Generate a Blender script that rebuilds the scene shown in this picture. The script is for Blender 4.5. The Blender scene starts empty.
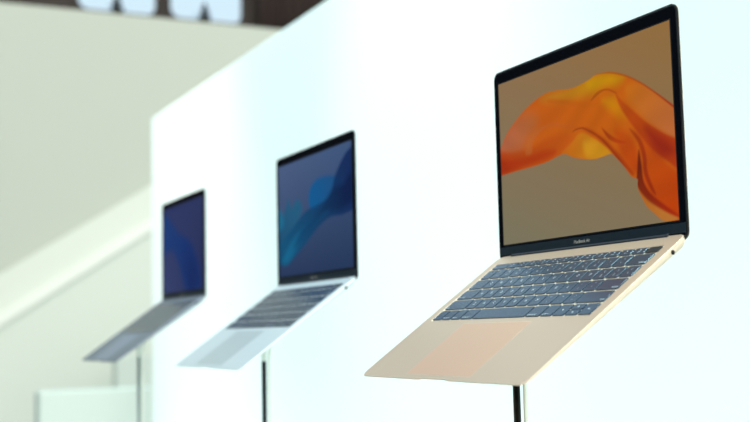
"""Three laptops on posts in front of a white partition."""
CAM_C = [0.92922, -0.6715, 1.27136]
FPX = 1156.578
CAM_RT = [[0.430007, -0.102592, -0.896977], [0.902538, 0.023765, 0.429955], [-0.022793, -0.99444, 0.102813]]
WORLD_S = 1.0
SUN_E = 1.35
FILL_F = 17
FILL_C = 24
# outlines of the wallpaper shapes, in picture coordinates 0..1
SHAPES = {
 'N_sil': [(0.002,0.603),(0.054,0.687),(0.166,0.783),(0.288,0.84),(0.377,0.843),(0.48,0.823),(0.579,0.839),(0.611,0.851),(0.695,0.84),(0.773,0.798),(0.85,0.733),(0.922,0.657),(1.005,0.563),(1.067,0.486),(1.052,-0.013),(0.999,-0.005),(0.93,0.007),(0.885,0.054),(0.848,0.1),(0.812,0.193),(0.812,0.24),(0.783,0.259),(0.746,0.322),(0.702,0.382),(0.675,0.403),(0.59,0.396),(0.504,0.419),(0.463,0.438),(0.409,0.467),(0.293,0.443),(0.151,0.437),(0.005,0.431),(-0.046,0.432),(-0.057,0.54)],
 'N_rlow': [(0.803,0.54),(0.877,0.417),(0.957,0.292),(1.052,0.179),(1.043,-0.012),(0.955,0.041),(0.874,0.134),(0.838,0.222),(0.839,0.335),(0.829,0.44)],
 'N_darkf': [(0.824,0.39),(0.835,0.315),(0.843,0.221),(0.888,0.137),(1.009,0.015),(0.946,0.047),(0.861,0.119),(0.81,0.202),(0.811,0.279)],
 'N_edge': [(0.614,0.856),(0.695,0.843),(0.773,0.801),(0.85,0.736),(0.922,0.66),(1.005,0.565),(1.041,0.518),(1.041,0.508),(1.002,0.554),(0.922,0.649),(0.85,0.726),(0.773,0.79),(0.696,0.833)],
 'N_lowy': [(0.817,0.186),(0.873,0.119),(0.946,0.047),(0.999,0.009),(0.93,0.005),(0.885,0.054),(0.848,0.098)],
 'N_pink': [(-0.018,0.583),(0.026,0.668),(0.094,0.735),(0.18,0.766),(0.251,0.728),(0.248,0.665),(0.195,0.615),(0.151,0.561),(0.065,0.554)],
 'N_arc': [(0.171,0.529),(0.194,0.606),(0.257,0.653),(0.346,0.659),(0.449,0.619),(0.529,0.588),(0.448,0.607),(0.346,0.642),(0.277,0.63),(0.224,0.58),(0.211,0.519)],
 'N_redband': [(-0.045,0.58),(0.087,0.554),(0.213,0.55),(0.314,0.584),(0.429,0.584),(0.5,0.544),(0.533,0.485),(0.461,0.468),(0.401,0.465),(0.293,0.446),(0.146,0.442),(-0.051,0.433)],
 'N_deep': [(-0.047,0.532),(0.085,0.512),(0.19,0.506),(0.292,0.518),(0.369,0.499),(0.329,0.464),(0.167,0.45),(-0.028,0.442)],
 'N_topyel': [(0.284,0.818),(0.335,0.842),(0.458,0.834),(0.532,0.853),(0.611,0.859),(0.703,0.834),(0.766,0.792),(0.733,0.762),(0.667,0.77),(0.598,0.755),(0.473,0.76),(0.361,0.783)],
 'N_brt': [(0.566,0.833),(0.636,0.836),(0.702,0.813),(0.717,0.783),(0.651,0.789),(0.582,0.786)],
 'N_streak': [(0.343,0.8),(0.473,0.755),(0.595,0.697),(0.712,0.673),(0.711,0.65),(0.595,0.678),(0.454,0.738),(0.342,0.782)],
 'N_glow': [(0.647,0.706),(0.714,0.702),(0.751,0.633),(0.772,0.571),(0.725,0.592),(0.678,0.647)],
 'N_yel': [(0.463,0.52),(0.519,0.56),(0.587,0.513),(0.645,0.457),(0.687,0.401),(0.633,0.39),(0.548,0.403),(0.46,0.441),(0.401,0.472)],
 'N_yel2': [(0.534,0.502),(0.603,0.484),(0.668,0.41),(0.617,0.397),(0.548,0.422)],
 'N_lite': [(0.78,0.746),(0.872,0.716),(0.943,0.631),(1.018,0.546),(1.017,0.38),(0.949,0.443),(0.864,0.537),(0.777,0.666)],
 'N_fold1': [(0.722,0.716),(0.748,0.675),(0.805,0.601),(0.871,0.519),(0.949,0.443),(1.024,0.378),(1.018,0.251),(0.957,0.303),(0.887,0.381),(0.816,0.494),(0.758,0.599),(0.729,0.673)],
 'N_core': [(0.862,0.49),(0.913,0.46),(0.962,0.409),(0.994,0.34),(0.944,0.329),(0.895,0.387)],
 'N_cr1': [(0.469,0.577),(0.493,0.591),(0.529,0.588),(0.572,0.56),(0.638,0.5),(0.693,0.421),(0.738,0.345),(0.777,0.264),(0.812,0.244),(0.814,0.236),(0.768,0.264),(0.728,0.342),(0.684,0.416),(0.629,0.494),(0.565,0.553),(0.52,0.58)],
 'N_cr1b': [(0.529,0.585),(0.589,0.552),(0.67,0.467),(0.732,0.379),(0.791,0.277),(0.775,0.28),(0.715,0.366),(0.653,0.455),(0.588,0.53)],
 'N_cr2': [(0.582,0.718),(0.606,0.749),(0.641,0.762),(0.683,0.755),(0.724,0.722),(0.719,0.717),(0.682,0.745),(0.649,0.749),(0.618,0.735)],
 'N_cr3': [(0.637,0.556),(0.672,0.516),(0.712,0.478),(0.763,0.444),(0.719,0.452),(0.671,0.487)],
 'N_cr4': [(0.782,0.511),(0.818,0.475),(0.844,0.424),(0.86,0.349),(0.864,0.262),(0.898,0.146),(0.87,0.182),(0.844,0.266),(0.84,0.345),(0.821,0.429)],
 'N_soft': [(0.706,0.524),(0.769,0.491),(0.812,0.415),(0.823,0.302),(0.791,0.277),(0.732,0.387)],
 'M_cyan': [(0.451,0.575),(0.455,0.697),(0.537,0.774),(0.678,0.784),(0.826,0.747),(0.895,0.67),(0.72,0.528),(0.525,0.519)],
 'M_sweep': [(0.96,0.93),(1.042,0.91),(1.029,0.505),(0.911,0.433),(0.718,0.433),(0.562,0.369),(0.399,0.259),(0.228,0.157),(0.109,0.093),(-0.01,0.133),(-0.057,0.252),(0.043,0.317),(0.224,0.431),(0.396,0.534),(0.568,0.564),(0.723,0.608),(0.792,0.754),(0.877,0.862)],
 'M_teal': [(-0.059,0.663),(0.061,0.547),(0.149,0.693),(0.193,0.595),(0.276,0.663),(0.352,0.568),(0.235,0.416),(0.055,0.302),(-0.08,0.308)],
 'M_deep': [(0.774,0.662),(0.895,0.67),(0.991,0.743),(1.017,0.553),(0.865,0.472),(0.668,0.473),(0.456,0.358),(0.23,0.235),(0.347,0.39),(0.566,0.499)],
 'M_hi': [(0.051,0.152),(0.174,0.294),(0.348,0.4),(0.539,0.471),(0.72,0.496),(0.564,0.424),(0.373,0.319),(0.199,0.17),(0.098,0.122)],
 'M_hi2': [(0.002,0.616),(0.073,0.534),(0.059,0.449),(-0.034,0.426)],
 'F_form': [(-0.172,0.823),(-0.038,0.904),(0.113,0.92),(0.259,0.793),(0.441,0.664),(0.657,0.573),(0.785,0.456),(0.92,0.215),(0.916,-0.023),(0.615,-0.003),(0.49,0.187),(0.395,0.353),(0.255,0.483),(0.109,0.487),(-0.044,0.392),(-0.2,0.387)],
 'F_dk': [(0.42,0.61),(0.59,0.557),(0.752,0.414),(0.844,0.132),(0.713,-0.009),(0.617,0.151),(0.506,0.379)],
}
import bpy, bmesh, math
import numpy as np
from mathutils import Vector, Matrix

S = bpy.context.scene
COL = S.collection
S.view_settings.view_transform = 'Standard'
S.view_settings.look = 'None'
S.view_settings.gamma = 1
S.view_settings.use_curve_mapping = False
S.view_settings.exposure = 0.0

def lin(r, g, b):
    f = lambda c: (c/255/12.92) if c/255 <= .04045 else ((c/255+.055)/1.055)**2.4
    return (f(r), f(g), f(b), 1)

# ------------------------------------------------------------------ helpers
def mat(name, col, rough=.5, metal=0, noise=0, nscale=8, spec=None, bump=0, coat=0, rgb=True):
    m = bpy.data.materials.new(name); m.use_nodes = True
    nt = m.node_tree; b = nt.nodes['Principled BSDF']
    c = lin(*col) if rgb else (*col, 1)
    b.inputs['Base Color'].default_value = c
    b.inputs['Roughness'].default_value = rough
    b.inputs['Metallic'].default_value = metal
    b.inputs['Coat Weight'].default_value = coat
    if spec is not None: b.inputs['Specular IOR Level'].default_value = spec
    tc = nt.nodes.new('ShaderNodeTexCoord')
    n = nt.nodes.new('ShaderNodeTexNoise'); n.inputs['Scale'].default_value = nscale
    n.inputs['Detail'].default_value = 5
    nt.links.new(tc.outputs['Object'], n.inputs['Vector'])
    if noise:
        mx = nt.nodes.new('ShaderNodeMix'); mx.data_type = 'RGBA'
        mx.inputs['A'].default_value = c
        mx.inputs['B'].default_value = tuple(v*(1-noise) for v in c[:3])+(1,)
        nt.links.new(n.outputs['Fac'], mx.inputs['Factor'])
        nt.links.new(mx.outputs['Result'], b.inputs['Base Color'])
    if bump:
        bp = nt.nodes.new('ShaderNodeBump'); bp.inputs['Strength'].default_value = bump
        bp.inputs['Distance'].default_value = .002
        nt.links.new(n.outputs['Fac'], bp.inputs['Height'])
        nt.links.new(bp.outputs['Normal'], b.inputs['Normal'])
    return m

def obj(name, bm, m, parent=None, smooth=False):
    me = bpy.data.meshes.new(name)
    bmesh.ops.recalc_face_normals(bm, faces=bm.faces[:]) if bm.faces else None
    bm.to_mesh(me); bm.free()
    for q in (m if isinstance(m, (list, tuple)) else [m]): me.materials.append(q)
    if smooth:
        for f in me.polygons: f.use_smooth = True
    o = bpy.data.objects.new(name, me); COL.objects.link(o)
    if parent: o.parent = parent
    return o

def tag(o, label=None, cat=None, group=None, kind=None):
    if label: o['label'] = label
    if cat: o['category'] = cat
    if group: o['group'] = group
    if kind: o['kind'] = kind
    return o

def empty(name, loc, label, cat, group=None):
    o = bpy.data.objects.new(name, None); COL.objects.link(o)
    o.location = loc; o.empty_display_size = .05
    return tag(o, label, cat, group)

def box(bm, x0, x1, y0, y1, z0, z1, bev=0, seg=2):
    r = bmesh.ops.create_cube(bm, size=1)
    vs = r['verts']
    bmesh.ops.transform(bm, verts=vs, matrix=Matrix.Translation(((x0+x1)/2, (y0+y1)/2, (z0+z1)/2)) @ Matrix.Diagonal((x1-x0, y1-y0, z1-z0, 1)))
    if bev:
        es = {e for v in vs for e in v.link_edges}
        bmesh.ops.bevel(bm, geom=list(es), offset=bev, segments=seg, affect='EDGES', profile=.5)
    return bm

def tube(bm, pts, r, n=16, cap=True):
    pts = [Vector(p) for p in pts]; rings = []
    for i, p in enumerate(pts):
        d = (pts[min(i+1, len(pts)-1)]-pts[max(i-1, 0)]).normalized()
        a = Vector((1, 0, 0)) if abs(d.x) < .9 else Vector((0, 1, 0))
        u = d.cross(a).normalized(); v = d.cross(u)
        rings.append([bm.verts.new(p+(u*math.cos(t)+v*math.sin(t))*r) for t in [2*math.pi*k/n for k in range(n)]])
    for a, b in zip(rings, rings[1:]):
        for k in range(n): bm.faces.new((a[k], a[(k+1) % n], b[(k+1) % n], b[k]))
    if cap: bm.faces.new(rings[0]); bm.faces.new(rings[-1])
    return bm

def lathe(bm, prof, n=48, c=(0, 0, 0)):
    rings = [[bm.verts.new((c[0]+r*math.cos(2*math.pi*k/n), c[1]+r*math.sin(2*math.pi*k/n), c[2]+z)) for k in range(n)] for r, z in prof]
    for a, b in zip(rings, rings[1:]):
        for k in range(n): bm.faces.new((a[k], a[(k+1) % n], b[(k+1) % n], b[k]))
    bm.faces.new(rings[0]); bm.faces.new(rings[-1])
    return bm

def rrect(x0, x1, y0, y1, r, n=6, rr=None):
    """rounded rectangle, counter-clockwise; rr = radii (bl, br, tr, tl)"""
    rr = rr or (r,)*4; P = []
    for (cx, cy, a0, q) in ((x0, y0, 180, rr[0]), (x1, y0, 270, rr[1]), (x1, y1, 0, rr[2]), (x0, y1, 90, rr[3])):
        sx = 1 if cx == x0 else -1; sy = 1 if cy == y0 else -1
        for k in range(n+1):
            a = math.radians(a0+90*k/n)
            P.append((cx+sx*q+q*math.cos(a), cy+sy*q+q*math.sin(a)))
    return P

def loft(bm, rings, cap0=True, cap1=True):
    R_ = [[bm.verts.new(p) for p in r] for r in rings]
    n = len(R_[0])
    for a, b in zip(R_, R_[1:]):
        for k in range(n): bm.faces.new((a[k], a[(k+1) % n], b[(k+1) % n], b[k]))
    if cap0: bm.faces.new(R_[0])
    if cap1: bm.faces.new(R_[-1])
    return R_

# ------------------------------------------------------------------ materials
M = {}
BODY = {
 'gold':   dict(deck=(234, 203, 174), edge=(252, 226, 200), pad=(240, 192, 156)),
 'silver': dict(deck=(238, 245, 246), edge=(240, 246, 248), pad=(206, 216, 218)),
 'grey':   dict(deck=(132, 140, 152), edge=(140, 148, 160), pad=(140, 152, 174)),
}
for k, d in BODY.items():
    M[k] = mat(k+'_aluminium', d['deck'], .42, .75, noise=.04, nscale=900, bump=.05)
    M[k+'_edge'] = mat(k+'_edge_aluminium', d['edge'], .4, .35)  # same metal as the deck, made lighter to paint in light on the sides
    M[k+'_pad'] = mat(k+'_trackpad_glass', d['pad'], .34, .55)  # warmer tint stands in for the pad's different reflection of the room
    M[k+'_well'] = mat(k+'_keyboard_well', tuple(min(255, int(c*1.05)) for c in d['edge']), .5, .3)
M['key'] = mat('key_plastic', (12, 42, 70), .2, 0, noise=.1, nscale=600, spec=.75)
M['key'].node_tree.nodes['Principled BSDF'].inputs['Specular Tint'].default_value = (.62, .86, 1, 1)
M['legend'] = mat('key_legend', (225, 238, 245), .9, spec=.1)
M['rubber'] = mat('black_gasket', (5, 6, 9), .5)
M['bezel'] = mat('bezel_glass', (9, 13, 21), .12, 0, spec=.5)
M['chin'] = mat('chin_satin', (34, 50, 62), .4)
M['hinge'] = mat('hinge_plastic', (14, 20, 30), .35)
M['logo'] = mat('logo_print', (240, 238, 230), .5)
M['port'] = mat('port_hole', (4, 4, 5), .8)
M['post'] = mat('post_black', (8, 9, 14), .28, .3)
M['white_metal'] = mat('collar_white_paint', (225, 230, 218), .4)
M['cable'] = mat('cable_white', (232, 236, 222), .5)
M['steel'] = mat('post_brushed_steel', (190, 205, 198), .35, .7)
M['foot'] = mat('base_plate_black', (16, 17, 20), .4, .6)

def screen_mat(name, strength):
    m = bpy.data.materials.new(name); m.use_nodes = True
    nt = m.node_tree; b = nt.nodes['Principled BSDF']
    b.inputs['Base Color'].default_value = (.004, .004, .005, 1)
    b.inputs['Roughness'].default_value = .14
    a = nt.nodes.new('ShaderNodeVertexColor'); a.layer_name = 'wallpaper'
    nt.links.new(a.outputs['Color'], b.inputs['Emission Color'])
    b.inputs['Emission Strength'].default_value = strength
    return m
M['screen'] = screen_mat('lit_display', .88)

# ------------------------------------------------------------------ wallpaper pictures shown on the displays
def smooth_poly(P, n=5):
    P = np.array(P, float)*np.array([1.6, 1]); L = len(P); out = []
    for i in range(L):
        a, b, c, d = P[i-1], P[i], P[(i+1) % L], P[(i+2) % L]
        for k in range(n):
            t = k/n
            out.append(.5*((2*b)+(c-a)*t+(2*a-5*b+4*c-d)*t*t+(3*b-a-3*c+d)*t**3))
    return np.array(out)

def sdf(Q, V):
    d2 = np.full(len(Q), 1e9); ins = np.zeros(len(Q), bool)
    for i in range(len(V)):
        a, b = V[i-1], V[i]; e = b-a; w = Q-a
        t = np.clip((w@e)/max(e@e, 1e-12), 0, 1)
        r = w-t[:, None]*e; d2 = np.minimum(d2, (r*r).sum(1))
        c = ((a[1] > Q[:, 1]) != (b[1] > Q[:, 1]))
        if abs(e[1]) > 1e-12:
            xi = a[0]+(Q[:, 1]-a[1])*e[0]/e[1]
            ins ^= (c & (Q[:, 0] < xi))
    return np.where(ins, 1, -1)*np.sqrt(d2)

def srgb(c): return np.array(lin(*c)[:3])

def picture(kind, nx=300, ny=188):
    X, Y = np.meshgrid(np.linspace(0, 1, nx), np.linspace(0, 1, ny))
    Q = np.stack([X.ravel()*1.6, Y.ravel()], 1)
    bg, layers = WALL[kind]
    bl, br, tl, tr = [srgb(c) for c in bg]
    x, y = X.ravel()[:, None], Y.ravel()[:, None]
    mask = None
    C = (bl*(1-x)+br*x)*(1-y)+(tl*(1-x)+tr*x)*y
    for (shape, c0, c1, p0, p1, alpha, feather) in layers:
        V = smooth_poly(SHAPES[shape])
        s = sdf(Q, V)
        a = np.clip(.5+s/max(feather, .004), 0, 1); a = a*a*(3-2*a)*alpha
        if kind == 'amber':       # folds stay inside the cloth
            if mask is None: mask = a.copy()
            elif shape != 'N_edge': a = a*mask
        p0 = np.array([p0[0]*1.6, p0[1]]); p1 = np.array([p1[0]*1.6, p1[1]]); e = p1-p0
        t = np.clip(((Q-p0)@e)/(e@e), 0, 1)[:, None]
        col = srgb(c0)*(1-t)+srgb(c1)*t
        C = C*(1-a[:, None])+col*a[:, None]
    if kind == 'amber':      # fine silk folds woven through the cloth
        s = sdf(Q, smooth_poly(SHAPES['N_sil'])); w = np.clip(s/.03, 0, 1)
        fold = np.sin(34*(Q[:, 1]+.35*np.sin(2.6*Q[:, 0]+.6))+3*Q[:, 0])
        C = C*(1+.045*(fold*w)[:, None])
    return C, nx, ny

WALL = {
 'amber': ([(128, 122, 98), (138, 120, 90), (146, 118, 84), (152, 113, 64)], [
   ('N_sil',    (196, 92, 22), (198, 96, 14), (.1, .6), (.6, .5), 1, .006),
   ('N_pink',   (178, 104, 76), (182, 104, 52), (.0, .6), (.25, .7), .85, .14),
   ('N_topyel', (184, 118, 30), (196, 140, 6), (.3, .8), (.7, .84), .9, .09),
   ('N_brt',    (204, 148, 4), (200, 138, 8), (.6, .8), (.75, .8), .7, .06),
   ('N_streak', (186, 84, 16), (196, 104, 10), (.3, .7), (.8, .65), .7, .03),
   ('N_glow',   (206, 136, 6), (200, 110, 8), (.7, .7), (.85, .55), .8, .08),
   ('N_redband', (176, 60, 14), (202, 96, 20), (.02, .45), (.6, .5), .85, .05),
   ('N_deep',   (168, 46, 12), (190, 66, 14), (.02, .45), (.5, .45), .8, .05),
   ('N_arc',    (190, 104, 48), (192, 84, 18), (.2, .55), (.6, .6), .6, .03),
   ('N_soft',   (188, 74, 10), (188, 64, 10), (.7, .55), (.82, .3), .8, .07),
   ('N_yel',    (198, 104, 22), (204, 136, 20), (.42, .48), (.62, .42), .95, .02),
   ('N_yel2',   (214, 158, 34), (206, 140, 22), (.5, .5), (.68, .42), .7, .05),
   ('N_lite',   (198, 110, 22), (190, 108, 56), (.8, .74), (1, .5), .85, .06),
   ('N_rlow',   (194, 82, 14), (190, 62, 4), (.82, .5), (1, .1), .9, .05),
   ('N_fold1',  (184, 78, 12), (176, 54, 12), (.7, .74), (.95, .35), .92, .02),
   ('N_core',   (142, 30, 18), (152, 36, 20), (.9, .4), (1.02, .28), .75, .08),
   ('N_lowy',   (186, 104, 30), (190, 120, 50), (.83, .15), (.95, .02), .95, .015),
   ('N_darkf',  (100, 22, 12), (168, 40, 10), (.83, .3), (1, .03), .9, .02),
   ('N_cr4',    (160, 50, 10), (140, 34, 10), (.78, .5), (.9, .15), .8, .02),
   ('N_cr1b',   (170, 50, 10), (150, 36, 10), (.5, .58), (.8, .26), .7, .03),
   ('N_cr1',    (150, 66, 12), (152, 44, 10), (.5, .58), (.8, .26), .75, .006),
   ('N_cr2',    (160, 78, 8), (170, 70, 10), (.6, .72), (.7, .75), .75, .006),
   ('N_cr3',    (150, 40, 8), (180, 60, 10), (.66, .5), (.74, .45), .75, .014),
   ('N_edge',   (176, 96, 6), (156, 36, 16), (.62, .84), (1, .55), .9, .006)]),
 'blue': ([(40, 58, 94), (38, 58, 94), (78, 98, 136), (66, 90, 130)], [
   ('M_teal',   (20, 84, 122), (28, 96, 132), (0, .3), (.2, .65), .85, .05),
   ('M_cyan',   (6, 92, 150), (24, 84, 138), (.5, .6), (.75, .75), .95, .04),
   ('M_sweep',  (14, 84, 124), (14, 42, 92), (.1, .2), (.95, .7), .95, .03),
   ('M_hi',     (20, 112, 152), (16, 90, 138), (.1, .2), (.5, .5), .7, .05),
   ('M_hi2',    (30, 124, 160), (30, 110, 150), (0, .5), (.1, .6), .6, .08),
   ('M_deep',   (14, 66, 108), (8, 28, 70), (.3, .3), (.9, .65), .8, .08)]),
 'indigo': ([(54, 66, 112), (36, 44, 88), (40, 52, 100), (44, 54, 98)], [
   ('F_form',   (16, 58, 122), (14, 46, 108), (.1, .8), (.8, .1), .9, .09),
   ('F_dk',     (12, 50, 116), (14, 32, 88), (.5, .55), (.75, .05), .7, .12)]),
}

def display_mesh(kind, x0, x1, z0, z1, y):
    C, nx, ny = picture(kind)
    me = bpy.data.meshes.new('display')
    X, Z = np.meshgrid(np.linspace(x0, x1, nx), np.linspace(z0, z1, ny))
    V = np.stack([X.ravel(), np.full(nx*ny, y), Z.ravel()], 1)
    i = (np.arange(ny-1)[:, None]*nx+np.arange(nx-1)[None, :]).ravel()
    F = np.stack([i, i+1, i+nx+1, i+nx], 1)
    me.from_pydata(V.tolist(), [], F.tolist())
    at = me.color_attributes.new('wallpaper', 'FLOAT_COLOR', 'POINT')
    at.data.foreach_set('color', np.concatenate([C, np.ones((len(C), 1))], 1).astype(np.float32).ravel())
    me.materials.append(M['screen'])
    return me

# ------------------------------------------------------------------ lettering
def text_mesh(s, size, align='CENTER'):
    cu = bpy.data.curves.new('t', 'FONT'); cu.body = s; cu.size = size
    cu.align_x = align; cu.align_y = 'CENTER'; cu.resolution_u = 2
    o = bpy.data.objects.new('t', cu); COL.objects.link(o)
    bpy.context.view_layer.update()
    dg = bpy.context.evaluated_depsgraph_get()
    me = bpy.data.meshes.new_from_object(o.evaluated_get(dg))
    bpy.data.objects.remove(o); bpy.data.curves.remove(cu)
    return me

def add_text(bm, s, size, x, y, z, align='CENTER', vertical=False):
    me = text_mesh(s, size, align)
    n0 = len(bm.verts); bm.from_mesh(me); bpy.data.meshes.remove(me)
    bm.verts.ensure_lookup_table()
    mt = Matrix.Translation((x, y, z))
    if vertical: mt = mt @ Matrix.Rotation(math.pi/2, 4, 'X')
    bmesh.ops.transform(bm, verts=bm.verts[n0:], matrix=mt)

# ------------------------------------------------------------------ the notebook computer
mm = .001
TILT = math.radians(35.5)          # the deck falls towards the viewer, the lid stands upright
W2 = 152.05*mm
Y_F, Y_R = -213*mm, -3*mm        # front and rear edge of the deck
KX, KT, KB = 138.8*mm, -18.8*mm, -120.6*mm
PX, PT, PB = 60*mm, -127.0*mm, -206.6*mm

def thick(y):                      # wedge
    t = (y-Y_F)/(Y_R-Y_F)
    return (2.4+6.8*t)*mm

def base_bm():
    bm = bmesh.new()
    out = rrect(-W2, W2, Y_F, Y_R, 10.5*mm, 8, (9*mm, 10.5*mm, 9*mm, 9*mm))
    # thumb notch in the middle of the front edge
    P = []
    for i, p in enumerate(out):
        P.append(p)
        if i == 8:
            for x, d in ((-29, 0), (-27, .2), (-25, 1.3), (-12, 1.4), (0, 1.4), (12, 1.4), (25, 1.3), (27, .2), (29, 0)):
                P.append((x*mm, Y_F+d*mm))
    def ring(inset, fz, rear=0):
        r = []
        for x, y in P:
            sx = 1-inset/W2; cy = (Y_F+Y_R)/2; sy = 1-inset/((Y_R-Y_F)/2)
            yy = cy+(y-cy)*sy
            if y > Y_R-8*mm: yy -= rear
            r.append((x*sx, yy, -thick(y)*fz))
        return r
    rings = [ring(.5*mm, 0), ring(.12*mm, .05), ring(0, .14), ring(0, .5, 1*mm), ring(.6*mm, .72, 3*mm), ring(3*mm, .9, 5*mm), ring(9*mm, 1, 9*mm)]
    R_ = loft(bm, rings, cap0=False)
    top = R_[0]
    # deck with the keyboard opening
    well = [bm.verts.new((x, y, 0)) for x, y in rrect(-KX, KX, KB, KT, 1.6*mm, 3)]
    e = []
    for loop in (top, well):
        for k in range(len(loop)):
            q = bm.edges.get((loop[k], loop[(k+1) % len(loop)])) or bm.edges.new((loop[k], loop[(k+1) % len(loop)]))
            e.append(q)
    bmesh.ops.triangle_fill(bm, use_beauty=True, edges=e)
    low = [bm.verts.new((v.co.x, v.co.y, -.7*mm)) for v in well]
    n = len(well)
    for k in range(n): bm.faces.new((well[k], well[(k+1) % n], low[(k+1) % n], low[k]))
    bm.faces.new(low)
    return bm

PITCH = 19.02*mm; GAP = 2.1*mm
def rows():
    """(x0, x1, y0, y1, legend) of every key"""
    x00 = -14.5*PITCH/2
    r0 = KT-1.3*mm; fh = 8.6*mm
    rest = (KB+1.2*mm)-(r0-fh-GAP)     # negative span of five rows
    rp = (-rest+GAP)/5; kh = rp-GAP-.2*mm
    R = []
    def row(y1, h, items):
        x = x00
        for w, s in items:
            R.append((x+GAP/2, x+w*PITCH-GAP/2, y1-h, y1, s)); x += w*PITCH
    row(r0, fh, [(1.5, 'esc')]+[(1, 'F%d' % i) for i in range(1, 13)]+[(1, '')])
    y = r0-fh-GAP
    row(y, kh, [(1, a) for a in ('~\n`', '!\n1', '@\n2', '#\n3', '$\n4', '%\n5', '^\n6', '&\n7', '*\n8', '(\n9', ')\n0', '_\n-', '+\n=')]+[(1.5, '>delete')])
    y -= rp; row(y, kh, [(1.5, '<tab')]+[(1, c) for c in 'QWERTYUIOP']+[(1, '{\n['), (1, '}\n]'), (1, '|\n\\')])
    y -= rp; row(y, kh, [(1.75, '<caps lock')]+[(1, c) for c in 'ASDFGHJKL']+[(1, ':\n;'), (1, '"\n\''), (1.75, '>return')])
    y -= rp; row(y, kh, [(2.25, '<shift')]+[(1, c) for c in 'ZXCVBNM']+[(1, '<\n,'), (1, '>\n.'), (1, '?\n/'), (2.25, '>shift')])
    y -= rp; row(y, kh, [(1, '<fn'), (1, '<control'), (1, '<option'), (1.25, '<command'), (5, ' '), (1.25, '<command'), (1, '<option'), (1, '\u25c0')])
    x = x00+12.5*PITCH
    hh = (kh-.7*mm)/2
    R.append((x+GAP/2, x+PITCH-GAP/2, y-hh, y, '\u25b2'))
    R.append((x+GAP/2, x+PITCH-GAP/2, y-kh, y-kh+hh, '\u25bc'))
    x += PITCH
    R.append((x+GAP/2, x+PITCH-GAP/2, y-kh, y, '\u25b6'))
    return R

def arrow(bm, s, x, y, z, r=1.5*mm):
    a = {'\u25c0': 180, '\u25b6': 0, '\u25b2': 90, '\u25bc': 270}[s]
    vs = [bm.verts.new((x+r*math.cos(math.radians(a+k)), y+r*math.sin(math.radians(a+k)), z)) for k in (0, 130, 230)]
    bm.faces.new(vs)

def legend_bm(s, x0, x1, y0, y1, z):
    bm = bmesh.new(); cx, cy = (x0+x1)/2, (y0+y1)/2
    if s in '\u25c0\u25b6\u25b2\u25bc': arrow(bm, s, cx, cy, z)
    elif s[0] in '<>' and len(s) > 2 and s[1] != '\n':
        if s[0] == '<': add_text(bm, s[1:], 3.3*mm, x0+1.4*mm, y0+2.8*mm, z, 'LEFT')
        else: add_text(bm, s[1:], 3.3*mm, x1-1.4*mm, y0+2.8*mm, z, 'RIGHT')
    elif s[0] == 'F' and len(s) > 1: add_text(bm, s, 2.5*mm, cx, cy-1.5*mm, z); bmesh.ops.create_circle(bm, cap_ends=True, segments=10, radius=.9*mm, matrix=Matrix.Translation((cx, cy+2*mm, z)))
    elif s == 'esc': add_text(bm, s, 3*mm, x0+1.4*mm, cy, z, 'LEFT')
    elif '\n' in s:
        a, b = s.split('\n'); add_text(bm, a, 3.4*mm, cx, cy+3.0*mm, z); add_text(bm, b, 3.6*mm, cx, cy-2.9*mm, z)
    else: add_text(bm, s, 5.0*mm, cx, cy, z)
    return bm

V_TOP = 201.6*mm                    # lid height above the hinge line
V_B = 10.6*mm                      # lower edge of the lit picture
WL = 153.2*mm
YL = -2.2*mm                        # front plane of the lid

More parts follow.
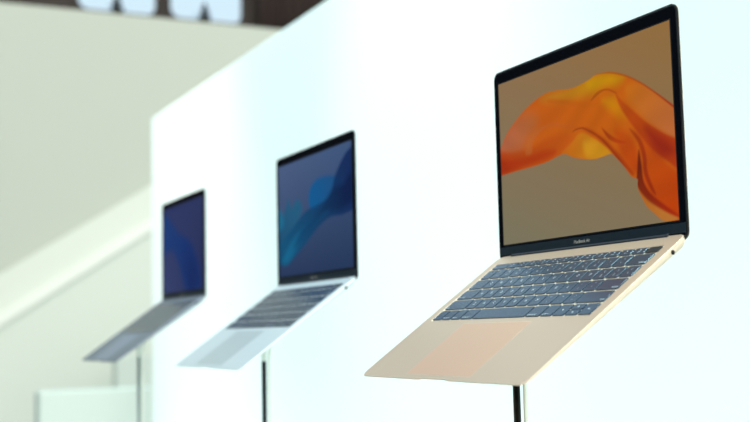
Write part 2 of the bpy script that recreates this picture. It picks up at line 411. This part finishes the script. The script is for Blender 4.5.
def make_laptop(style, wall, label):
    root = empty('laptop', (0, 0, 0), label, 'laptop', 'laptops on display posts')
    TB = Matrix.Rotation(TILT, 4, 'X')
    def put(o):
        o.matrix_local = TB; return o
    base = put(obj('base', base_bm(), [M[style]], root))
    for f in base.data.polygons:
        if abs(f.normal.z) < .8 and f.center.z > -.8: f.use_smooth = True
    # sides take the lighter edge colour, with the light on them painted in
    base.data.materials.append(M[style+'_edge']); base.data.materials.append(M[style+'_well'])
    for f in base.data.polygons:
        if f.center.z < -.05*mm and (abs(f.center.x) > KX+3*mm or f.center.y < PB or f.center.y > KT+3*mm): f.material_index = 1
        elif abs(f.center.z+.7*mm) < .05*mm and abs(f.normal.z) > .9: f.material_index = 2
        elif -.7*mm < f.center.z < -.1*mm: f.material_index = 1
    # headphone jack, with its rim
    bm = bmesh.new(); tube(bm, [(W2-.6*mm, -26*mm, -3.9*mm), (W2+.12*mm, -26*mm, -3.9*mm)], 2.1*mm, 20)
    obj('headphone_jack', bm, M['port'], base, True)
    # trackpad set a hair below the deck
    bm = bmesh.new(); P = rrect(-PX, PX, PB, PT, 1.8*mm, 4)
    loft(bm, [[(x, y, .01*mm) for x, y in P], [(x*.9985, (y-(PT+PB)/2)*.998+(PT+PB)/2, .09*mm) for x, y in P]], cap0=False)
    put(obj('trackpad', bm, M[style+'_pad'], root))
    bm = bmesh.new()
    o_, i_ = rrect(-PX-.35*mm, PX+.35*mm, PB-.35*mm, PT+.35*mm, 2*mm, 4), P
    a = [bm.verts.new((x, y, .03*mm)) for x, y in o_]; b = [bm.verts.new((x, y, .03*mm)) for x, y in i_]
    for k in range(len(a)): bm.faces.new((a[k], a[(k+1) % len(a)], b[(k+1) % len(a)], b[k]))
    put(obj('trackpad_seam', bm, M[style+'_edge'], root))
    # keys
    for (x0, x1, y0, y1, s) in rows():
        bm = bmesh.new(); P = rrect(x0, x1, y0, y1, 1.3*mm, 3); cx, cy = (x0+x1)/2, (y0+y1)/2
        def sc(d): return [(cx+(x-cx)*(1-2*d/(x1-x0)), cy+(y-cy)*(1-2*d/(y1-y0))) for x, y in P]
        loft(bm, [[(x, y, -.69*mm) for x, y in P], [(x, y, .12*mm) for x, y in P], [(x, y, .3*mm) for x, y in sc(.25*mm)]])
        k = put(obj('key' if s != '' else 'touch_sensor', bm, M['key'] if s != '' else M['rubber'], root))
        if s.strip():
            obj('legend', legend_bm(s, x0, x1, y0, y1, .34*mm), M['legend'], k)
    # hinge cover: a dark barrel between deck and lid
    bm = bmesh.new(); tube(bm, [(-128*mm, -1.2*mm, -2.9*mm), (-127*mm, -1.2*mm, -2.9*mm), (127*mm, -1.2*mm, -2.9*mm), (128*mm, -1.2*mm, -2.9*mm)], 3.2*mm, 20)
    obj('hinge_cover', bm, M['hinge'], root, True)
    # lid
    def lring(ins, y, r=8.5*mm):
        rr = max(r-ins, .5*mm); rb = max(8*mm-ins, .5*mm)
        return [(x, y, z) for x, z in rrect(-WL+ins, WL-ins, -7.0*mm+ins, V_TOP-ins, rr, 8, (rb, rb, rr, rr))]
    T = 3.3*mm
    bm = bmesh.new()
    loft(bm, [lring(.9*mm, YL), lring(.4*mm, YL+.1*mm), lring(0, YL+.7*mm), lring(0, YL+T*.6), lring(1.0*mm, YL+T*.85), lring(4*mm, YL+T)])
    lid = obj('lid', bm, M[style+'_edge'], root)
    for f in lid.data.polygons: f.use_smooth = abs(f.normal.y) < .98
    bm = bmesh.new()
    loft(bm, [lring(.35*mm, YL+.05*mm), lring(.45*mm, YL-.35*mm), lring(1.5*mm, YL-.4*mm)])
    obj('gasket', bm, M['rubber'], lid)
    bm = bmesh.new(); a_, b_ = lring(-.12*mm, YL-.1*mm), lring(-.12*mm, YL+1.5*mm); c_, d_ = lring(.3*mm, YL+1.5*mm), lring(.3*mm, YL-.1*mm)
    q4 = [[bm.verts.new(v) for v in z_] for z_ in (a_, b_, c_, d_)]
    for u in range(4):
        for k in range(len(a_)): bm.faces.new((q4[u][k], q4[u][(k+1) % len(a_)], q4[(u+1) % 4][(k+1) % len(a_)], q4[(u+1) % 4][k]))
    obj('gasket_rim', bm, M['rubber'], lid)
    bm = bmesh.new()
    loft(bm, [lring(1.6*mm, YL-.38*mm, 7*mm), lring(1.8*mm, YL-.5*mm, 7*mm)], cap0=False)
    obj('bezel', bm, M['bezel'], lid)
    bm = bmesh.new()
    box(bm, -144.6*mm, 144.6*mm, YL-.56*mm, YL-.5*mm, V_B-1.4*mm, V_B+178.5*mm)
    obj('screen_border', bm, M['rubber'], lid)
    d = bpy.data.objects.new('display', display_mesh(wall, -143.25*mm, 143.25*mm, V_B, V_B+177.3*mm, YL-.62*mm))
    COL.objects.link(d); d.parent = lid
    bm = bmesh.new()
    box(bm, -WL+1.9*mm, WL-1.9*mm, YL-.66*mm, YL-.5*mm, -.8*mm, V_B-2.6*mm, .05*mm, 1)
    obj('chin_strip', bm, M['chin'], lid)
    bm = bmesh.new(); add_text(bm, 'MacBook Air', 5.0*mm, 0, YL-.70*mm, 3.6*mm, vertical=True)
    obj('wordmark', bm, M['logo'], lid)
    return root

Z0 = 1.35
SPOTS = [
 ((0, 0, 0), 'gold', 'amber', 'large gold laptop nearest the camera, orange cloth picture on its screen'),
 ((-.6671, -.0067, -.0012), 'silver', 'blue', 'silver laptop in the middle of the row, teal and blue picture on screen'),
 ((-1.3453, -.0133, -.0015), 'grey', 'indigo', 'space-dark grey laptop farthest back in the row, dark indigo screen'),
]
STAND = ['black display post under the gold laptop, nearest the camera',
         'black display post under the silver laptop in the middle',
         'thin grey display post under the dark grey laptop, farthest back']

def make_stand(p, label, st):
    x, dy, dz = p; yv = -.103 if st != 'grey' else -.112; yw = dy+yv*math.cos(TILT); zt = dz+Z0+yv*math.sin(TILT)-.0078/math.cos(TILT)
    root = empty('display_stand', (x, yw, 0), label, 'stand', 'posts that carry the laptops')
    zb = 1.231
    bm = bmesh.new(); tube(bm, [(0, 0, .012), (0, 0, zb)], 3.5*mm, 20); obj('post', bm, M['post'] if st != 'grey' else M['steel'], root, True)
    bm = bmesh.new(); tube(bm, [(0, 0, zb), (0, 0, zt-.004)], 3.7*mm, 20); obj('collar', bm, M['white_metal'], root, True)
    bm = bmesh.new(); box(bm, -.035, .035, -.03, .03, -.0015, .0015, .001, 1)
    pl = obj('mounting_plate', bm, M['foot'], root); pl.location = (0, 0, zt-.0035); pl.rotation_euler = (TILT, 0, 0)
    bm = bmesh.new(); lathe(bm, [(.01, 0), (.14, 0), (.142, .004), (.14, .010), (.03, .012), (.01, .013)]); obj('base_plate', bm, M['foot'], root, True)
    bm = bmesh.new()
    pts = [(.004, .03, zt+.012), (.0045, .018, zt-.004), (.005, .009, zt-.02), (.0052, .006, zt-.045), (.0052, .006, .9), (.0052, .006, .014)]
    tube(bm, pts, 1.9*mm, 10); obj('cable', bm, M['cable'], root, True)
    return root

for (x, st, wp, lab), sl in zip(SPOTS, STAND):
    r = make_laptop(st, wp, lab); r.location = (x[0], x[1], Z0+x[2])
    make_stand(x, sl, st)

# ------------------------------------------------------------------ the setting
def wallm(name, col, **k): return mat(name, col, .85, noise=.03, nscale=1.5, **k)
M['wall_white'] = wallm('white_wall_paint', (240, 244, 242))
M['parapet'] = wallm('grey_green_plaster', (197, 205, 195))
M['stair_low'] = wallm('pale_green_plaster', (222, 232, 224))
M['rail'] = wallm('stair_rail_paint', (228, 236, 227))
M['strip'] = wallm('stair_lit_edge_tone', (244, 250, 244))  # near-white: the sunlit look of the stair edge is put into the colour
M['block'] = wallm('block_white_paint', (214, 228, 221))
M['floor'] = mat('floor_concrete', (196, 204, 202), .35, noise=.12, nscale=3)
M['dark_wood'] = mat('dark_wood_panelling', (52, 42, 36), .6, noise=.5, nscale=6)
M['dark_front'] = mat('added_dark_wall', (24, 26, 34), .9, noise=.3, nscale=4)
M['leaf'] = mat('plant_foliage', (58, 66, 60), .8, noise=.5, nscale=9)
M['curtain'] = mat('brown_curtain_fabric', (58, 46, 42), .9, noise=.3, nscale=5)
g = bpy.data.materials.new('window_glass'); g.use_nodes = True
nt = g.node_tree; nt.nodes.remove(nt.nodes['Principled BSDF'])
t = nt.nodes.new('ShaderNodeBsdfTransparent'); gl = nt.nodes.new('ShaderNodeBsdfGlossy'); gl.inputs['Roughness'].default_value = .02
mx = nt.nodes.new('ShaderNodeMixShader'); mx.inputs[0].default_value = .06
nt.links.new(t.outputs[0], mx.inputs[1]); nt.links.new(gl.outputs[0], mx.inputs[2]); nt.links.new(mx.outputs[0], nt.nodes['Material Output'].inputs['Surface'])
M['glass'] = g

def struct(name, bm, m, parent=None, label=None):
    o = obj(name, bm, m, parent)
    if not parent: tag(o, label, None, None, 'structure')
    return o
def sbox(name, dims, m, label, bev=0):
    bm = bmesh.new(); box(bm, *dims, bev=bev); return struct(name, bm, m, None, label)

WX0, WY, WZ = -3.56, .5, 2.135
sbox('floor', (-18, 5, -6, 5, -.1, 0), M['floor'], 'pale grey polished floor')
sbox('wall_display', (WX0, 3.0, WY, WY+.16, 0, WZ), M['wall_white'], 'tall white partition behind the laptops', .006)
sbox('wall_added_front', (-14, 5, -5.2, -5.0, 0, 4.6), M['dark_front'], 'unseen dark wall added opposite the display to darken screen reflections')  # out of view, added so bezels and screens reflect something dark
# stair block at the far left
sbox('wall_left', (-7.2, -7.0, -.9, 5, 0, 3.53), M['parapet'], 'grey-green gallery wall at the far left', .01)

sbox('wall_added_side', (-9.2, -9.0, -5.0, -.95, 0, 4.6), M['dark_front'], 'unseen dark side wall added to darken screen reflections')  # unseen, added to keep bright surroundings out of the screen reflections

def slope_prism(bm, y0, z0, y1, z1, h0, h1, xa, xb):
    """sloping bar in a plane of constant x; z is its top edge, h its height"""
    v = [bm.verts.new(p) for p in ((xa, y0, z0), (xa, y1, z1), (xa, y1, z1-h1), (xa, y0, z0-h0), (xb, y0, z0), (xb, y1, z1), (xb, y1, z1-h1), (xb, y0, z0-h0))]
    for f in ((0, 1, 2, 3), (7, 6, 5, 4), (0, 4, 5, 1), (1, 5, 6, 2), (2, 6, 7, 3), (3, 7, 4, 0)): bm.faces.new([v[i] for i in f])
def zl(y, y0, z0, y1, z1): return z0+(z1-z0)*(y-y0)/(y1-y0)
A = (0.38, 1.70, 1.37, 2.31); B = (0.39, 1.43, 1.39, 2.07)
t_ = empty('staircase', (-6.9, 1, 0), 'pale staircase side rising to the right along the far wall', 'staircase')
ya, yb = -.8, 3.2
bm = bmesh.new(); slope_prism(bm, ya, zl(ya, *A), yb, zl(yb, *A), zl(ya, *A)-zl(ya, *B), zl(yb, *A)-zl(yb, *B), -6.995, -6.93)
o = obj('balustrade', bm, M['rail'], t_); o.location = (6.9, -1, 0)
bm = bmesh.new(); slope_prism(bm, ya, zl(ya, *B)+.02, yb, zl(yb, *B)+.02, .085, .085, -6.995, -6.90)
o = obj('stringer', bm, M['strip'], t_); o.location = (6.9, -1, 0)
bm = bmesh.new()
v = [(ya+.3, 0), (yb, 0), (yb, zl(yb, *B)-.06), (ya+.3, max(.02, zl(ya+.3, *B)-.06))]
fr = [bm.verts.new((-6.95, y, z)) for y, z in v]; bk = [bm.verts.new((-6.995, y, z)) for y, z in v]
bm.faces.new(fr); bm.faces.new(bk[::-1])
for k in range(4): bm.faces.new((fr[k], bk[k], bk[(k+1) % 4], fr[(k+1) % 4]))
o = obj('side_panel', bm, M['stair_low'], t_); o.location = (6.9, -1, 0)

bm = bmesh.new(); box(bm, -6.42, -6.3, .99, 2.6, 0, 1.15, .01)
tag(obj('tall_panel', bm, M['block']), 'taller pale panel near the stairs, behind the farthest laptop', 'panel')
bm = bmesh.new(); box(bm, -4.62, -4.5, .225, 2.4, 0, 1.03, .012)
tag(obj('low_panel', bm, M['block']), 'low pale screen panel at the lower left beside the partition end', 'panel')

# gallery above the parapet
GX = -8.4
sbox('trim_gallery_floor', (GX-.1, -7.2, -.9, 5, 3.2, 3.35), M['dark_wood'], 'dark gallery floor behind the parapet')
wins = [(-.3, .58), (1.12, 1.84), (1.89, 2.60)]
zw0, zw1, zt_ = 3.90, 4.80, 4.90
bm = bmesh.new()
ys = [-.9]+[v for w in wins for v in w]+[5]
for a, b in zip(ys[::2], ys[1::2]): box(bm, GX-.1, GX, a, b, zw0, zw1)
box(bm, GX-.1, GX, -.9, 5, 3.35, zw0); box(bm, GX-.1, GX, -.9, 5, zw1, zt_)
struct('wall_gallery', bm, M['dark_wood'], None, 'dark brown panelled wall around the gallery windows')
for i, (a, b) in enumerate(wins):
    f = .035
    out = [(a, zw0), (b, zw0), (b, zw1), (a, zw1)]
    # frame with softly rounded inner corners
    bm = bmesh.new()
    inn = rrect(a+f, b-f, zw0+f, zw1-f, .09, 6); n = len(inn)
    outr = rrect(a, b, zw0, zw1, .004, 6)
    ff = [[bm.verts.new((x, y, z)) for y, z in ring] for x, ring in ((GX+.02, outr), (GX+.02, inn), (GX-.04, inn), (GX-.04, outr))]
    for u, v in ((0, 1), (1, 2), (2, 3), (3, 0)):
        for k in range(n): bm.faces.new((ff[u][k], ff[u][(k+1) % n], ff[v][(k+1) % n], ff[v][k]))
    w = struct('window_%d' % (i+1), bm, M['dark_wood'], None, ['window cut by the left photo edge', 'left of the two whole gallery windows', 'right-hand gallery window beside the brown curtains'][i])
    bm = bmesh.new(); box(bm, GX-.02, GX-.012, a+.02, b-.02, zw0+.02, zw1-.02); obj('pane', bm, M['glass'], w)
# small plants on the ledge in front of the whole windows
bm = bmesh.new(); box(bm, GX, GX+.22, -.9, 2.62, 3.80, 3.84); struct('trim_ledge', bm, M['dark_wood'], None, 'dark ledge under the gallery windows')
def ledge_plant(y, label):
    t = empty('potted_plant', (GX+.12, y, 3.84), label, 'plant', 'plants on the gallery window ledge')
    bm = bmesh.new(); lathe(bm, [(.02, 0), (.035, 0), (.045, .05), (.04, .05), (.02, .045)], 20); obj('pot', bm, M['curtain'], t, True)
    bm = bmesh.new(); rng = np.random.default_rng(int(y*100))
    for k in range(260):
        u = rng.random(); z = .04+.18*u; rr = .065*(1-u)+.008; a = rng.random()*6.283
        d = Vector((math.cos(a), math.sin(a), .5)); q = Vector((-math.sin(a), math.cos(a), 0))
        p = Vector((0, 0, z)); e_ = p+d*rr; w_ = .010
        bm.faces.new([bm.verts.new(v) for v in (p, (p+e_)/2+q*w_, e_, (p+e_)/2-q*w_)])
    obj('foliage', bm, M['leaf'], t)
ledge_plant(1.45, 'small dark tapering plant in front of the left whole gallery window')
ledge_plant(2.19, 'small dark tapering plant in front of the right gallery window')
# curtain to the right of the windows
bm = bmesh.new(); n = 160
top, bot = [], []
for k in range(n+1):
    y = 2.68+1.3*k/n; x = GX+.12+.035*math.sin(k*.62)+.012*math.sin(k*1.7)
    top.append(bm.verts.new((x, y, 4.82))); bot.append(bm.verts.new((x, y, 3.36)))
for k in range(n): bm.faces.new((top[k], top[k+1], bot[k+1], bot[k]))
c = tag(obj('curtain', bm, M['curtain'], None, True), 'dark brown pleated curtain right of the gallery windows', 'curtain')
md = c.modifiers.new('s', 'SOLIDIFY'); md.thickness = .006

# ------------------------------------------------------------------ camera
cam = bpy.data.cameras.new('camera'); co = bpy.data.objects.new('camera', cam); COL.objects.link(co)
RT = CAM_RT
co.matrix_world = Matrix(((RT[0][0], -RT[0][1], -RT[0][2], CAM_C[0]), (RT[1][0], -RT[1][1], -RT[1][2], CAM_C[1]), (RT[2][0], -RT[2][1], -RT[2][2], CAM_C[2]), (0, 0, 0, 1)))
cam.sensor_width = 36; cam.lens = FPX*36/750
cam.clip_start = .02; cam.clip_end = 200
cam.dof.use_dof = True; cam.dof.focus_distance = 1.10; cam.dof.aperture_fstop = 5.3
S.camera = co

# ------------------------------------------------------------------ light
w = bpy.data.worlds.new('sky'); S.world = w; w.use_nodes = True
nt = w.node_tree; bg = nt.nodes['Background']
tc = nt.nodes.new('ShaderNodeTexCoord'); sx = nt.nodes.new('ShaderNodeSeparateXYZ')
cr = nt.nodes.new('ShaderNodeValToRGB')
nt.links.new(tc.outputs['Generated'], sx.inputs[0])
mr = nt.nodes.new('ShaderNodeMapRange'); mr.inputs['From Min'].default_value = -1
nt.links.new(sx.outputs['X'], mr.inputs['Value']); nt.links.new(mr.outputs[0], cr.inputs[0])
cr.color_ramp.elements[0].color = (.66, .88, 1.03, 1); cr.color_ramp.elements[0].position = .1
cr.color_ramp.elements[1].color = (1.0, 1.0, .93, 1); cr.color_ramp.elements[1].position = .85
nt.links.new(cr.outputs[0], bg.inputs[0]); bg.inputs[1].default_value = WORLD_S

def area(name, loc, target, sx_, sy_, power, col, spread=180):
    l = bpy.data.lights.new(name, 'AREA'); l.shape = 'RECTANGLE'; l.size = sx_; l.size_y = sy_
    l.energy = power; l.color = col; l.spread = math.radians(spread)
    o = bpy.data.objects.new(name, l); COL.objects.link(o); o.location = loc
    o.rotation_euler = (Vector(target)-Vector(loc)).to_track_quat('-Z', 'Y').to_euler()
    return o
area('added_wall_fill_low', (-1.0, -.25, .12), (-1.0, .5, .95), 5.0, .12, FILL_F, (.70, 1, 1), 100)  # unseen fill light added near the floor to brighten the partition
area('added_wall_fill_high', (-1.6, -.1, 3.7), (-1.6, .5, 1.5), 5.5, .12, FILL_C, (.70, 1, 1), 50)  # unseen overhead fill light added to brighten the partition
s = bpy.data.lights.new('window_sun', 'SUN'); s.energy = SUN_E; s.angle = math.radians(30); s.color = (1, .98, .9)
so = bpy.data.objects.new('window_sun', s); COL.objects.link(so)
so.rotation_euler = Vector((-.93, .22, -.28)).to_track_quat('-Z', 'Y').to_euler()

def spot(name, loc, target, power, col, deg, blend=1):
    l = bpy.data.lights.new(name, 'SPOT'); l.energy = power; l.color = col; l.spot_size = math.radians(deg); l.spot_blend = blend; l.shadow_soft_size = .06
    o = bpy.data.objects.new(name, l); COL.objects.link(o); o.location = loc
    o.rotation_euler = (Vector(target)-Vector(loc)).to_track_quat('-Z', 'Y').to_euler()
spot('added_warm_spot', (-3.1, -1.6, 3.9), (-3.1, .5, 1.5), 190, (1, .9, .75), 36)  # unseen spot added to warm the left end of the partition
spot('added_warm_spot', (-1.3, -1.6, 3.9), (-1.25, .5, 1.75), 120, (1, .85, .8), 26)  # second unseen spot, added to whiten the middle of the partition
